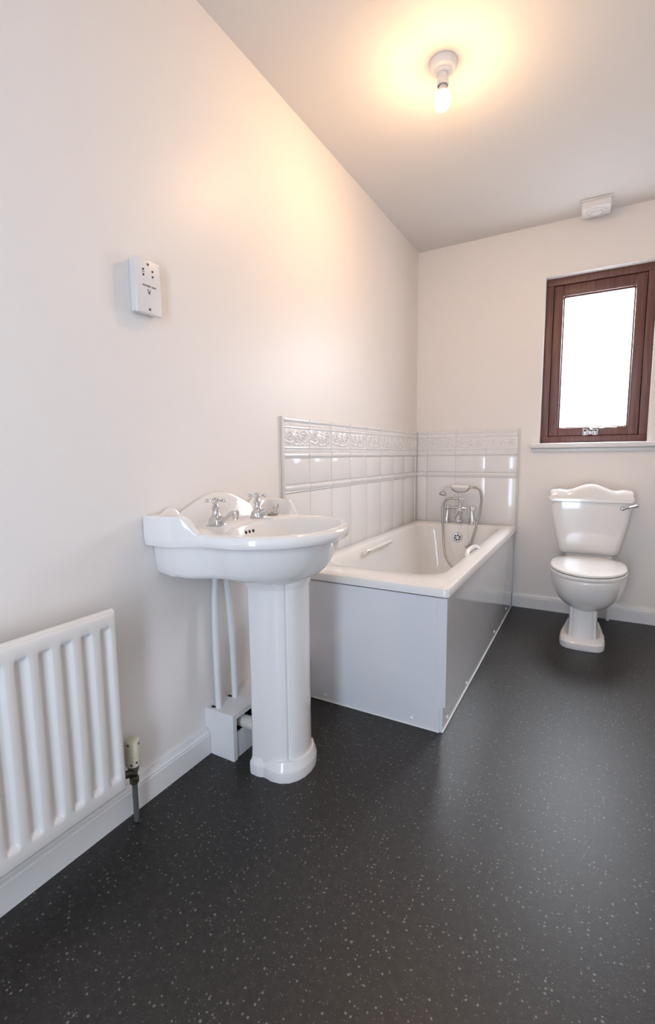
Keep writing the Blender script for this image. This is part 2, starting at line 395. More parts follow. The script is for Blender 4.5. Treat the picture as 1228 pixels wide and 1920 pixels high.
# ------------------------------------------------------------------ bathtub
BX0, BX1, BY0, BY1, BZ = .010, .702, -1.698, -.010, .550
bath = thing('bathtub', 'white rectangular bathtub in the tiled corner with glossy panels', 'bathtub', (.35, -.85, 0))
bm = B()
def ins(d, z, r): return rrect(BX0+d, BX1-d, BY0+d, BY1-d, r, z)
def well(l, r_, f, b, rad, z): return rrect(l, r_, f, b, rad, z)
rings = [ins(.030, .516, .015), ins(.0, .516, .018), ins(0, .536, .018), ins(.003, .545, .018), ins(.012, .550, .018),
         well(.078, .632, -1.548, -.118, .11, .550), well(.084, .626, -1.540, -.124, .11, .547), well(.090, .620, -1.530, -.130, .11, .538),
         well(.098, .612, -1.500, -.138, .11, .500), well(.110, .600, -1.440, -.152, .115, .420), well(.124, .586, -1.370, -.172, .12, .320),
         well(.140, .570, -1.300, -.195, .12, .220), well(.158, .552, -1.240, -.225, .12, .165), well(.19, .52, -1.18, -.27, .12, .140), well(.25, .46, -1.05, -.38, .09, .135)]
loft(bm, rings, False, True)
# outer skin of the tub under the rim, hidden by the panels
loft(bm, [rrect(.07, .63, -1.53, -.06, .1, .515), rrect(.10, .60, -1.40, -.12, .1, .30), rrect(.14, .56, -1.28, -.2, .1, .125)], False, True)
tub = obj('tub', bm, M['bath'], bath, 40)
# front panel with a notch at its lower outer corner
poly = [(.012, 0), (.676, 0), (.676, .094), (.680, .101), (.697, .103), (.697, .511), (.012, .511)]
fp = obj('front_panel', prism(B(), poly, -1.692, -1.687, 'y'), M['panel'], bath, label='white glossy end panel with notched corner')
sp = obj('side_panel', prism(B(), [(-1.686, 0), (-.012, 0), (-.012, .511), (-1.686, .511)], .680, .686, 'x'), M['panel'], bath, label='white glossy long side panel')
obj('corner_return', box(B(), (.640, -1.6865, 0), (.680, -1.683, .511)), M['panel'], sp)
obj('panel_seam', box(B(), (.660, -1.6932, .12), (.662, -1.6915, .510)), M['panel'], fp)
for px, pz in ((.193, .027), (.570, .028)):
    obj('screw_cap', lathe(B(), [(.0075, 0), (.0075, -.002), (.005, -.004), (0, -.0045)], (px, -1.692, pz), 'y', 14), M['porcelain'], fp)
for py, pz in ((-1.622, .029), (-1.310, .026), (-.651, .034), (-.251, .05)):
    obj('screw_cap', lathe(B(), [(.0075, 0), (.0075, .002), (.005, .004), (0, .0045)], (.686, py, pz), 'x', 14), M['porcelain'], sp)
bm = B(); tube(bm, [(.014, -1.6935, .003), (.676, -1.6935, .003)], .003, 8); tube(bm, [(.6875, -1.688, .003), (.6875, -.02, .003)], .003, 8)
obj('sealant_bead', bm, M['porcelain'], bath)
# grips
bm = B(); tube(bm, spline([(.096, -1.125, .505), (.118, -1.12, .522), (.122, -1.08, .526), (.122, -.82, .526), (.118, -.78, .522), (.096, -.775, .505)], 6), .0105, 12)
g1 = obj('grip_handle', bm, M['porcelain'], bath)
bm = B(); tube(bm, [(.1195, -1.122, .5225), (.1225, -1.106, .5245)], .0118, 12); obj('end_collar', bm, M['chrome'], g1)
bm = B(); tube(bm, spline([(.640, -1.130, .540), (.633, -1.125, .554), (.628, -1.085, .566), (.628, -1.02, .570), (.630, -.955, .566), (.637, -.915, .555), (.644, -.905, .540)], 6), .0105, 12)
obj('grip_handle', bm, M['porcelain'], bath)
# overflow at the tap end
oc = Vector((.345, -.1445, .462)); on = Vector((0, -.985, .17)).normalized(); oax = axes_from(on)
bm = B(); lathe(bm, [(.034, -.004), (.034, .002), (.031, .005), (.024, .006), (.010, .005), (0, .005)], oc, oax, 28); ov = obj('overflow_cover', bm, M['chrome'], bath, label='round chrome overflow cover with holes')
bm = B()
for k in range(6):
    a = 2*PI*k/6+.3; lathe(bm, [(.0058, 0), (.0058, .0068)], oc+(oax[0]*math.cos(a)+oax[1]*math.sin(a))*.0165, oax, 10)
obj('overflow_holes', bm, M['dark'], ov)

# plug hanging on its chain from the mixer side
pl = thing('bath_plug', 'round metal bath plug hanging on a bead chain in the tub', 'plug', (.430, -.185, .405))
bm = B(); lathe(bm, [(.0, -.006), (.019, -.006), (.021, .002), (.024, .004), (.024, .007), (.006, .010), (.004, .024), (.0, .026)], (.430, -.185, .410), 'z', 20); obj('stopper', bm, M['rubber'], pl)
bm = B()
for i in range(34): ball(bm, Vector((.430, -.185, .434)).lerp(Vector((.402, -.122, .640)), i/33), .0016, 4)
for i in range(30): ball(bm, Vector((.352, -.153, .492)).lerp(Vector((.402, -.122, .640)), i/29), .0014, 4)
obj('chain', bm, M['hose'], pl)

# ------------------------------------------------------------------ bath shower mixer
mx = thing('bath_shower_mixer', 'chrome traditional bath shower mixer on two flared legs at the bath end', 'tap', (.342, -.075, .55))
MY = -.085; MZ = .657
for lx, nm in ((.255, 0), (.426, 1)):
    bm = B(); d = -.006 if nm == 0 else .006
    rg = []
    for r, h in ((.029, .5505), (.029, .554), (.0265, .557), (.0235, .575), (.0175, .60), (.0125, .63), (.0105, .645), (.0145, .655), (.013, .668), (.006, .673)):
        t = (h-.55)/.11
        rg.append([Vector((lx+d*(t-.5)*2*-1+r*math.cos(2*PI*k/24), MY+r*math.sin(2*PI*k/24), h)) for k in range(24)])
    loft(bm, rg); obj('leg', bm, M['chrome'], mx)
bm = B(); tube(bm, [(.235, MY, MZ), (.245, MY, MZ), (.25, MY, MZ), (.30, MY, MZ), (.318, MY, MZ), (.366, MY, MZ), (.384, MY, MZ), (.435, MY, MZ), (.444, MY, MZ)], [.012, .014, .010, .008, .014, .014, .008, .010, .012], 16)
lathe(bm, [(.013, -.035), (.017, -.02), (.018, .005), (.012, .02), (.009, .03)], (.342, MY, MZ), 'z', 18)
obj('valve_body', bm, M['chrome'], mx)
for sx, lx in ((-1, .232), (1, .436)):
    bm = B(); ax = axes_from((0, -1, .0)); lathe(bm, [(.009, 0), (.012, .006), (.012, .03), (.0, .032)], (lx, MY-.005, MZ), ax, 14)
    kn = obj('valve_knob', bm, M['porcelain'], mx, label='white porcelain valve knob')
# bell spout pointing into the tub
bm = B(); ax = axes_from((0, -.45, -1)); lathe(bm, [(.008, 0), (.008, .022), (.013, .026), (.011, .030), (.0135, .036), (.019, .050), (.022, .078), (.020, .078), (.016, .06)], (.342, MY-.012, MZ-.012), ax, 20)
obj('spout', bm, M['chrome'], mx)
bm = B(); ax = axes_from((0, -.9, -.2)); lathe(bm, [(.007, 0), (.012, .01), (.012, .03), (.006, .034)], (.345, MY, MZ), ax, 14); lathe(bm, [(.006, -.016), (.009, 0), (.006, .016)], (.345, MY-.04, MZ-.012), 'x', 12)
obj('diverter_lever', bm, M['chrome'], mx)
bm = B(); lathe(bm, [(.008, .68), (.0065, .69), (.0065, .70), (.010, .705), (.010, .728), (.006, .735), (.006, .762), (.008, .768), (.004, .772)], (.342, MY, 0), 'z', 16)
tube(bm, [(.342, MY, .717), (.322, MY-.006, .720), (.318, MY-.006, .7205), (.300, MY-.01, .722)], [.007, .007, .009, .009], 14)
obj('riser', bm, M['chrome'], mx)
bm = B(); lathe(bm, [(.0075, 0), (.0085, .006), (.0075, .03), (0, .034)], (.352, MY-.004, .702), axes_from((.3, -.5, .5)), 12); obj('diverter_knob', bm, M['porcelain'], mx)
bm = B(); tube(bm, spline([(.284, MY, .806), (.280, MY, .797), (.292, MY, .778), (.315, MY, .767), (.342, MY, .766), (.369, MY, .767), (.392, MY, .778), (.403, MY, .797), (.399, MY, .806)], 6), .0048, 10)
obj('cradle', bm, M['hose'], mx)
hs = thing('shower_handset', 'telephone style shower handset with white grip resting in the chrome cradle', 'shower head', (.342, -.085, .80))
HZ = .800
bm = B(); lathe(bm, [(.007, -.058), (.012, -.056), (.0135, -.03), (.0145, 0), (.0135, .03), (.012, .056), (.007, .058)], (.342, MY, HZ), 'x', 20); obj('grip', bm, M['porcelain'], hs)
bm = B(); tube(bm, [(.286, MY, HZ), (.282, MY, HZ), (.2815, MY, HZ), (.277, MY, HZ)], [.009, .0115, .0115, .008], 14)
tube(bm, spline([(.280, MY, HZ), (.262, MY, HZ), (.244, MY-.002, HZ-.004), (.234, MY-.006, HZ-.016), (.230, MY-.01, HZ-.028)], 6), .0055, 12); obj('neck', bm, M['chrome'], hs)
bm = B(); ax = axes_from((-.10, -.22, -1)); lathe(bm, [(.007, 0), (.010, .006), (.014, .010), (.022, .016), (.027, .026), (.027, .033), (.024, .034)], (.2295, MY-.01, HZ-.024), ax, 22); rs = obj('rose', bm, M['chrome'], hs)
bm = B(); lathe(bm, [(.0235, .0338), (.020, .0355), (.0, .036)], (.2295, MY-.01, HZ-.024), ax, 22); obj('spray_face', bm, M['grey'], rs)
bm = B(); tube(bm, [(.399, MY, HZ), (.404, MY, HZ), (.405, MY, HZ), (.412, MY, HZ), (.430, MY, HZ+.001)], [.009, .0115, .0095, .0095, .0075], 14); obj('ferrule', bm, M['chrome'], hs)
path = spline([(.426, MY, HZ), (.450, MY-.002, HZ-.003), (.474, MY-.008, HZ-.022), (.486, MY-.018, HZ-.07), (.487, MY-.03, .69), (.480, MY-.05, .62), (.466, -.155, .54), (.450, -.185, .46), (.442, -.235, .375), (.425, -.275, .315), (.385, -.300, .285), (.345, -.295, .300), (.303, -.262, .345), (.272, -.215, .42), (.252, -.165, .51), (.239, -.140, .60), (.236, -.128, .665), (.250, -.115, .703), (.275, -.100, .720), (.302, MY-.01, .722)], 16)
bm = B(); tube(bm, path, [.0074 if i % 2 else .0068 for i in range(len(path))], 10); obj('hose', bm, M['hose'], hs, 60, label='flexible metal shower hose')

# ------------------------------------------------------------------ pipe boxing, pipes
pb = thing('pipe_boxing', 'low white boxing along the wall behind the basin pedestal', 'boxing', (.06, -1.94, 0))
bm = B(); X1, Y0, Y1, Z1 = .122, -2.184, -1.699, .163
box(bm, (.0, Y0, .145), (X1, Y1, Z1)); box(bm, (0, Y0, 0), (X1, Y0+.018, .145)); box(bm, (X1-.012, -2.02, 0), (X1, Y1, .145))
box(bm, (X1-.016, Y0+.018, 0), (X1-.006, -2.02, .086))
obj('casing', bm, M['gloss'], pb, 20)
obj('shade_backing', box(B(), (0.002, Y0+.018, 0), (.012, Y1, .145)), M['dark'], pb)  # near-black sheet standing in for the shade inside the boxing
bm = B(); tube(bm, [(.02, -2.115, .112), (.15, -2.110, .106), (.199, -2.108, .104)], .0215, 20); wp = obj('waste_pipe', bm, M['pvc'], None)
tag(wp, 'thick cream plastic waste pipe running from the boxing into the pedestal', 'pipe')
for i, (yb, yt, lab) in enumerate(((-2.160, -2.150, 'thin white supply pipe rising from the boxing under the basin, farther from the bath'), (-2.076, -2.092, 'thin white supply pipe rising from the boxing under the basin, nearer the bath'))):
    bm = B(); tube(bm, spline([(.040, yb, .155), (.037, yb, .35), (.034, (yb+yt)/2, .52), (.036, yt, .60), (.040, yt, .671)], 8), .0108, 14)
    tag(obj('supply_pipe', bm, M['gloss']), lab, 'pipe', 'basin supply pipes')
    obj('pipe_hole', box(B(), (.014, yb-.013, Z1), (.032, yb-.001, Z1+.0006)), M['dark'], pb)

# ------------------------------------------------------------------ basin and pedestal
CY = -2.10
ba = thing('pedestal_basin', 'white traditional washbasin with scrolled upstand on a tall pedestal', 'washbasin', (.27, CY, 0))
DZ = .805
def outline():
    pts = [(0, y) for y in [0, .05, .10, .15, .20, .25, .285]]+[(.002, .297), (.010, .300)]
    pts += [(x, .300) for x in (.03, .05, .07, .09)]
    # shoulder easing into the elliptical front
    e = lambda x: .262*math.sqrt(max(0, 1-((x-.235)/.247)**2))
    for x in (.105, .12, .135, .15, .165, .18, .20):
        pts.append((x, .300+(e(x)-.300)*sst(.085, .215, x)))
    a0 = math.asin((.22-.235)/.247)
    for i in range(26):
        a = a0+(PI/2-a0)*i/25; pts.append((.235+.247*math.sin(a), .262*math.cos(a)))
    return pts+[(x, -y) for x, y in pts[-2:0:-1]]
OUT = outline()
def hw_at(x):
    e = .262*math.sqrt(max(0, 1-((x-.235)/.247)**2)); return .300+(e-.300)*sst(.085, .215, x)
BC = (.285, 0)
def ring_in(ds, df, z, xmin=0.0, zs=None):
    out = []
    for x, y in OUT:
        wgt = sst(.05, .42, x); d = ds+(df-ds)*wgt
        vx, vy = BC[0]-x, -y; L = math.hypot(vx, vy)
        nx, ny = x+vx/L*d, y+vy/L*d
        if x < .03: nx = max(x, xmin); ny = y*(1-d/.30) if abs(y) > .2 else y*(1-d/.30)
        out.append(Vector((nx, CY+ny, z if zs is None else zs+(z-zs)*wgt)))
    return out
def ring_el(cx, a, b, z, back=1.0):
    out = []
    for x, y in OUT:
        th = math.atan2(y, x-BC[0]); c, s = math.cos(th), math.sin(th)
        p = 2.0 if c > 0 else 2.5
        r = (abs(c/a)**p+abs(s/b)**p)**(-1/p)
        out.append(Vector((cx+r*c, CY+r*s, z)))
    return out
bm = B()
rings = [ring_el(.27, .04, .05, .622), ring_el(.27, .065, .08, .630), ring_in(.100, .115, .642, zs=.671), ring_in(.066, .090, .655, zs=.6715), ring_in(.047, .074, .668, zs=.675), ring_in(.040, .060, .686), ring_in(.036, .046, .714), ring_in(.033, .034, .742), ring_in(.031, .028, .766),
         ring_in(.002, .006, .7685), ring_in(0, .001, .773), ring_in(0, -.001, .787), ring_in(.001, .001, .797), ring_in(.006, .007, .8035), ring_in(.014, .018, .806),
         ring_el(.305, .150, .212, DZ), ring_el(.305, .146, .208, .802), ring_el(.305, .142, .203, .794), ring_el(.306, .136, .195, .770), ring_el(.304, .124, .178, .735), ring_el(.298, .100, .145, .705), ring_el(.290, .060, .090, .688), ring_el(.285, .022, .022, .684)]
loft(bm, rings, True, True)
basin = obj('basin', bm, M['ceramic'], ba, 50)
# upstand along the wall with side returns
def up_h(y):
    y = abs(y)
    if y < .172: return .849+.053*(.5+.5*math.cos(PI*y/.172))**.62
    return .849+.021*math.exp(-((y-.207)/.024)**2)+.006*sst(.2, .28, y)
secs = []
def sec(o, i, h, mid, foot):
    ox, oy = o; ix, iy = i; mx_, my = mid; fx, fy = foot
    return [Vector((ox, CY+oy, .788)), Vector((ox, CY+oy, h-.010)), Vector((ox*.8+mx_*.2, CY+oy*.8+my*.2, h-.003)), Vector((mx_, CY+my, h)), Vector((ix*.8+mx_*.2, CY+iy*.8+my*.2, h-.003)), Vector((ix, CY+iy, h-.012)), Vector((ix*.5+fx*.5, CY+iy*.5+fy*.5, .814 if h > .83 else h-.013)), Vector((fx, CY+fy, .800)), Vector((fx, CY+fy, .788))]
half = []
for x in [.180, .174, .169, .164, .158, .152, .145, .138, .13, .122, .113, .104, .085, .07, .05, .045]:
    w_ = hw_at(x)-.0005; hh = .857-.050*sst(.128, .178, x)
    half.append(sec((x, w_), (x, w_-.026), hh, (x, w_-.013), (x, w_-.046)))
half.append(sec((.004, .2995), (.026, .274), .857, (.014, .287), (.046, .254)))
for i in range(0, 31):
    y = .252*(1-i/30)
    half.append(sec((.0, y), (.024, y), up_h(y), (.012, y), (.046, y)))
mirror = [[Vector((v.x, 2*CY-v.y, v.z)) for v in s] for s in half[-2::-1]]
bm = B(); loft(bm, half+mirror, True, True)
obj('upstand', bm, M['ceramic'], basin, 50)
# overflow slots, waste, pop-up chain stay
from mathutils.bvhtree import BVHTree
bvh = BVHTree.FromPolygons([v.co+BASE[basin.name] for v in basin.data.vertices], [p.vertices[:] for p in basin.data.polygons])
for yy in (-.043, -.024, -.005):
    p, nrm, _, _ = bvh.ray_cast(Vector((.30, CY+yy, .779)), Vector((-1, 0, 0)))
    bm = B(); lathe(bm, [(.0055, -.004), (.0055, .0008)], p, axes_from((1, 0, .28)), 12); obj('overflow_hole', bm, M['dark'], basin)
bm = B(); lathe(bm, [(.028, .6845), (.028, .689), (.022, .690), (.008, .688), (0, .688)], (.285, CY, 0), 'z', 20); obj('waste_outlet', bm, M['chrome'], basin)
# pedestal
def ped_ring(s, z, dx=0, xf=0, base=False):
    hp = [(.200, 0), (.200, .060), (.202, .088), (.210, .0945), (.230, .096), (.262, .093), (.296, .085), (.318, .075), (.326, .067), (.327, .057), (.332, .056), (.3365, .060), (.344, .054), (.352, .038), (.357, .020), (.359, 0)]
    if base: hp = [(.203, 0), (.203, .060), (.204, .088), (.212, .0945), (.232, .0965), (.246, .095), (.256, .090), (.268, .091), (.288, .094), (.314, .090), (.338, .076), (.354, .054), (.363, .030), (.366, 0)]
    full = hp+[(x, -y) for x, y in hp[-2:0:-1]]
    return [Vector((.28+(x-.28)*s+(dx if x > .2 else 0), CY+y*s, z)) for x, y in full]
bm = B()
loft(bm, [ped_ring(1.0, .050), ped_ring(.985, .090), ped_ring(.975, .30), ped_ring(.985, .52), ped_ring(1.0, .612), ped_ring(1.012, .618), ped_ring(1.045, .624), ped_ring(1.055, .630), ped_ring(1.055, .641), ped_ring(1.03, .645)])
loft(bm, [ped_ring(1.075, 0, base=True), ped_ring(1.085, .006, base=True), ped_ring(1.085, .030, base=True), ped_ring(1.07, .038, base=True), ped_ring(1.03, .044, base=True), ped_ring(1.005, .056, base=True), ped_ring(.97, .062, base=True)])
obj('pedestal', bm, M['ceramic'], ba, 30)

def pillar_tap(y, label):
    bx = .100; z0 = DZ+.0005
    t = thing('pillar_tap', label, 'tap', (bx, y, DZ), 'basin taps')
    bm = B(); box(bm, (bx-.020, y-.021, z0), (bx+.022, y+.021, z0+.004), .002)
    rg = []
    for s, z in ((1, .003), (.98, .016), (.86, .024), (.6, .030)):
        rg.append([Vector((v.x, v.y, z0+z)) for v in rrect(bx-.019*s, bx+.021*s, y-.019*s, y+.019*s, .006, 0, 4, 2)])
    loft(bm, rg); lathe(bm, [(.013, .026), (.0145, .032), (.011, .040), (.0105, .046), (.0125, .056), (.009, .062), (.007, .070)], (bx, y, z0), 'z', 18)
    body = obj('body', bm, M['chrome'], t)
    bm = B(); tube(bm, spline([(bx+.010, y, z0+.012), (bx+.04, y, z0+.026), (bx+.066, y, z0+.040), (bx+.076, y, z0+.044)], 5), [.0105]*6+[.0085]*5+[.0075]*5, 14)
    lathe(bm, [(.0065, -.020), (.009, -.018), (.009, -.010), (.011, -.004), (.011, .006), (.006, .010)], (bx+.080, y, z0+.042), 'z', 16)
    obj('spout', bm, M['chrome'], t)
    bm = B(); lathe(bm, [(.007, .068), (.0095, .072), (.0095, .084), (.006, .088), (0, .089)], (bx, y, z0), 'z', 16)
    for k in range(4):
        a = PI/2*k+.5; d = Vector((math.cos(a), math.sin(a), 0)); c = Vector((bx, y, z0+.078))
        tube(bm, [c+d*.006, c+d*.016, c+d*.022], [.0035, .003, .0045], 10); ball(bm, c+d*.027, .0062, 8)
    obj('cross_handle', bm, M['chrome'], t)
pillar_tap(CY-.103, 'chrome cross-head pillar tap on the basin deck, farther from the bath')
pillar_tap(CY+.107, 'chrome cross-head pillar tap on the basin deck, nearer the bath')
ps = thing('basin_plug', 'small dark metal plug lying on the basin deck beside a tap', 'plug', (.110, CY+.185, DZ))
bm = B(); lathe(bm, [(.0, 0.001), (.018, .001), (.020, .004), (.020, .007), (.008, .009), (.006, .014), (0, .015)], (.108, CY+.185, DZ), 'z', 20); obj('stopper', bm, M['rubber'], ps)
bm = B(); tube(bm, [(.108+.007*math.cos(a*.5), CY+.185, DZ+.018+.006*math.sin(a*.5)) for a in range(13)], .0014, 6); obj('ring', bm, M['rubber'], ps)

# ------------------------------------------------------------------ toilet
TXC = 1.122
to = thing('toilet', 'white close-coupled toilet with closed lid standing under the window', 'toilet', (TXC, -.4, 0))
def egg(hw, yf, yb, z, n=48, cx=TXC, pf=2.0, pb_=2.6, ymid=None):
    ym = yf+(yb-yf)*.52 if ymid is None else ymid
    out = []
    for i in range(n):
        a = 2*PI*i/n; c, s = math.cos(a), math.sin(a)
        p = pf if s < 0 else pb_; L = (ym-yf) if s < 0 else (yb-ym)
        r = (abs(c)**p+abs(s)**p)**(-1/p)
        out.append(Vector((cx+hw*r*c, ym+L*r*s, z)))
    return out
bm = B()
loft(bm, [egg(.070, -.600, -.16, .205, pf=2.5), egg(.100, -.618, -.15, .2135, pf=2.4), egg(.126, -.640, -.14, .228, pf=2.3), egg(.148, -.662, -.13, .248, pf=2.2), egg(.166, -.684, -.12, .276, pf=2.1), egg(.178, -.702, -.11, .310), egg(.185, -.714, -.10, .346), egg(.187, -.719, -.09, .372), egg(.186, -.719, -.09, .381), egg(.182, -.715, -.09, .386), egg(.175, -.708, -.09, .388)])
obj('bowl', bm, M['ceramic'], to, 40)
def col_ring(s, z, yf=-.592, foot=False):
    hp = [(0, yf), (.022, yf), (.040, yf+.002), (.046, yf+.006), (.050, yf+.013), (.0535, yf+.010), (.062, yf+.012), (.066, yf+.020), (.069, yf+.06), (.070, yf+.12), (.070, -.30), (.068, -.18), (0, -.18)]
    if foot: hp = [(0, yf), (.022, yf+.001), (.045, yf+.004), (.060, yf+.008), (.066, yf+.014), (.074, yf+.020), (.084, yf+.040), (.088, yf+.065), (.089, yf+.09), (.088, yf+.14), (.082, yf+.20), (.068, -.25), (0, -.25)]
    full = hp+[(-x, y) for x, y in hp[-2:0:-1]]
    return [Vector((1.114+x*s, -.40+(y+.40)*(1+(s-1)*.35), z)) for x, y in full]
bm = B()
loft(bm, [col_ring(1.06, .045), col_ring(1.0, .075), col_ring(.97, .14), col_ring(.97, .20), col_ring(.97, .222)])
loft(bm, [col_ring(1.19, 0, -.612, True), col_ring(1.21, .006, -.613, True), col_ring(1.21, .034, -.613, True), col_ring(1.17, .043, -.608, True), col_ring(1.03, .050, -.600, True), col_ring(.95, .056, -.595, True)])
obj('pedestal', bm, M['ceramic'], to, 28)
obj('neck', loft(B(), [rrect(TXC-.10, TXC+.10, -.23, -.03, .03, .30), rrect(TXC-.125, TXC+.125, -.20, -.03, .03, .385), rrect(TXC-.12, TXC+.12, -.165, -.03, .03, .430)]), M['ceramic'], to)
bm = B(); loft(bm, [egg(.176, -.709, -.235, .3885), egg(.184, -.720, -.23, .391), egg(.185, -.721, -.23, .402), egg(.182, -.718, -.23, .406)]); obj('seat', bm, M['porcelain'], to, 40)
bm = B(); loft(bm, [egg(.175, -.707, -.213, .409), egg(.182, -.716, -.21, .4105), egg(.183, -.717, -.21, .4155), egg(.180, -.714, -.211, .421), egg(.171, -.700, -.216, .4245), egg(.13, -.63, -.25, .4265), egg(.05, -.53, -.35, .4275)]); lid = obj('seat_lid', bm, M['porcelain'], to, 40)
for hx in (-.075, .075): obj('hinge', box(B(), (TXC+hx-.02, -.232, .389), (TXC+hx+.02, -.208, .424), .004), M['porcelain'], to)
CXC = 1.116
bm = B()
def cis(hw, yf, z, r=.03): return rrect(CXC-hw, CXC+hw, yf, -.015, r, z)
loft(bm, [cis(.130, -.165, .424), cis(.146, -.182, .428), cis(.153, -.190, .438), cis(.160, -.194, .46), cis(.178, -.200, .54), cis(.194, -.204, .62), cis(.205, -.207, .70), cis(.208, -.208, .742)])
cist = obj('cistern', bm, M['ceramic'], to, 40)
def lid_h(x):
    x = abs(x)
    if x < .125: return .803+.037*(.5+.5*math.cos(PI*x/.125))**.85
    return .803+.005*math.exp(-((x-.165)/.022)**2)
secs = []
N = 56
for i in range(N+1):
    x = -.217+.434*i/N; e = .217-abs(x); f = min(1, e/.016); f = math.sqrt(max(0, 1-(1-f)**2))
    h = .757+(lid_h(x)-.757)*(.35+.65*f); yf = -.222+.010*(1-f); zb = .736+.006*(1-f)
    secs.append([Vector((CXC+x, y, z)) for y, z in ((-.012, zb), (yf+.004, zb), (yf, zb+.004), (yf, zb+.018), (yf+.003, zb+.026), (yf+.012, h-.022), (yf+.022, h-.006), (yf+.036, h), (-.03, h), (-.015, h-.008))])
bm = B(); loft(bm, secs); obj('cistern_lid', bm, M['ceramic'], cist, 40)
bm = B(); lathe(bm, [(.013, 0), (.013, -.006), (.009, -.012), (.009, -.024), (.004, -.026)], (1.277, -.207, .708), 'y', 16)
tube(bm, spline([(1.277, -.226, .705), (1.300, -.230, .715), (1.325, -.232, .723), (1.352, -.232, .729)], 5), [.006]*6+[.0065]*5+[.0075]*4+[.006], 12); obj('flush_lever', bm, M['chrome'], cist, label='chrome flush lever')
bm = B(); tube(bm, [(1.243, -.045, 0), (1.243, -.045, .30), (1.235, -.07, .43)], .0085, 14); obj('feed_pipe', bm, M['gloss'], to)

# ------------------------------------------------------------------ radiator and valve
ra = thing('panel_radiator', 'white ribbed panel radiator on the wall above the skirting', 'radiator', (.06, -2.9, .145))
RY1, RY0, RZ0, RZ1, RXF = -2.567, -3.36, .146, .633, .090
bm = B()
pitch = .0495; first = -2.599
ys_ = []; y = RY1
def flute(y, z):
    k = round((first-y)/pitch); 
    if k < 0 or k > 14: return 0
    d = abs(y-(first-k*pitch)); a = 1-sst(.0085, .0158, d)
    b = sst(.182, .198, z)*(1-sst(.588, .603, z)); return .0105*a*b
cols = [RY1, RY1-.002, RY1-.006]
k = 0
while True:
    c = first-k*pitch
    if c-.03 < RY0: break
    cols += [c+.0165, c+.014, c+.0122, c+.0104, c+.008, c+.003, c-.003, c-.008, c-.0104, c-.0122, c-.014, c-.0165]; k += 1
cols += [RY0+.006, RY0+.002, RY0]
rws = [RZ0, RZ0+.002, RZ0+.008, .178, .184, .189, .194, .199, .25, .40, .54, .586, .591, .595, .599, .604, RZ1-.008, RZ1-.002, RZ1]
g = []
for z in rws:
    row = []
    for y in cols:
        e = min(RY1-y, y-RY0, z-RZ0, RZ1-z); rd = .005*(1-min(1, e/.006))**2
        row.append(bm.verts.new((RXF-rd-flute(y, z), y, z)))
    g.append(row)
for j in range(len(rws)-1):
    for i in range(len(cols)-1): bm.faces.new((g[j][i], g[j+1][i], g[j+1][i+1], g[j][i+1]))
nu, nv = len(cols)-1, len(rws)-1
edge = [g[0][i] for i in range(nu+1)]+[g[j][nu] for j in range(1, nv+1)]+[g[nv][i] for i in range(nu-1, -1, -1)]+[g[j][0] for j in range(nv-1, 0, -1)]
bk = [bm.verts.new((.066, v.co.y, v.co.z)) for v in edge]
for i in range(len(edge)): bm.faces.new((edge[i], edge[(i+1) % len(edge)], bk[(i+1) % len(edge)], bk[i]))
bm.faces.new(bk)
obj('panel', bm, M['rad'], ra, 50)
bm = B(); tube(bm, [(.076, RY0+.002, RZ1-.002), (.076, RY1-.002, RZ1-.002)], .0095, 12); obj('top_seam', bm, M['rad'], ra)
for yy in (-2.70, -3.22):
    obj('bracket', box(B(), (0, yy-.02, .20), (.067, yy+.02, .58), .002), M['rad'], ra)
bm = B(); tube(bm, [(.062, RY1+.001, .172), (.062, RY1-.03, .172)], .012, 14); obj('valve_boss', bm, M['brass'], ra)
VX, VY = .047, -2.513
tv = thing('radiator_valve', 'cream thermostatic radiator valve on a grey floor pipe', 'valve', (VX, VY, 0))
bm = B(); lathe(bm, [(.016, .168), (.0195, .171), (.0205, .190), (.0205, .198), (.0195, .1985), (.0195, .200), (.0205, .2005), (.0205, .236), (.019, .243), (.014, .246), (0, .2465)], (VX, VY, 0), 'z', 24); hd = obj('thermostat_head', bm, M['cream'], tv, label='cream plastic thermostat head')
for a, z in ((-.9, .180), (-.2, .184), (.3, .235), (-1.2, .238)):
    p = Vector((VX+.0203*math.cos(a), VY+.0203*math.sin(a), z)); obj('dial_mark', lathe(B(), [(.0032, 0), (.0032, .0006)], p, axes_from((math.cos(a), math.sin(a), 0)), 8), M['ink'], hd)
bm = B(); lathe(bm, [(.0095, .146), (.012, .150), (.016, .164), (.0175, .169), (.016, .170)], (VX, VY, 0), 'z', 20); obj('collar', bm, M['grey'], tv)
bm = B(); lathe(bm, [(.008, .112), (.0125, .115), (.0125, .132), (.010, .134), (.010, .150)], (VX, VY, 0), 'z', 6)
tube(bm, [(VX, VY, .140), (.058, VY-.025, .160), (.062, RY1+.004, .171)], [.010, .010, .011], 12); obj('valve_body', bm, M['brass'], tv)
bm = B(); tube(bm, [(VX, VY, 0), (VX, VY, .116)], .0075, 14); obj('floor_pipe', bm, M['oldmetal'], tv)

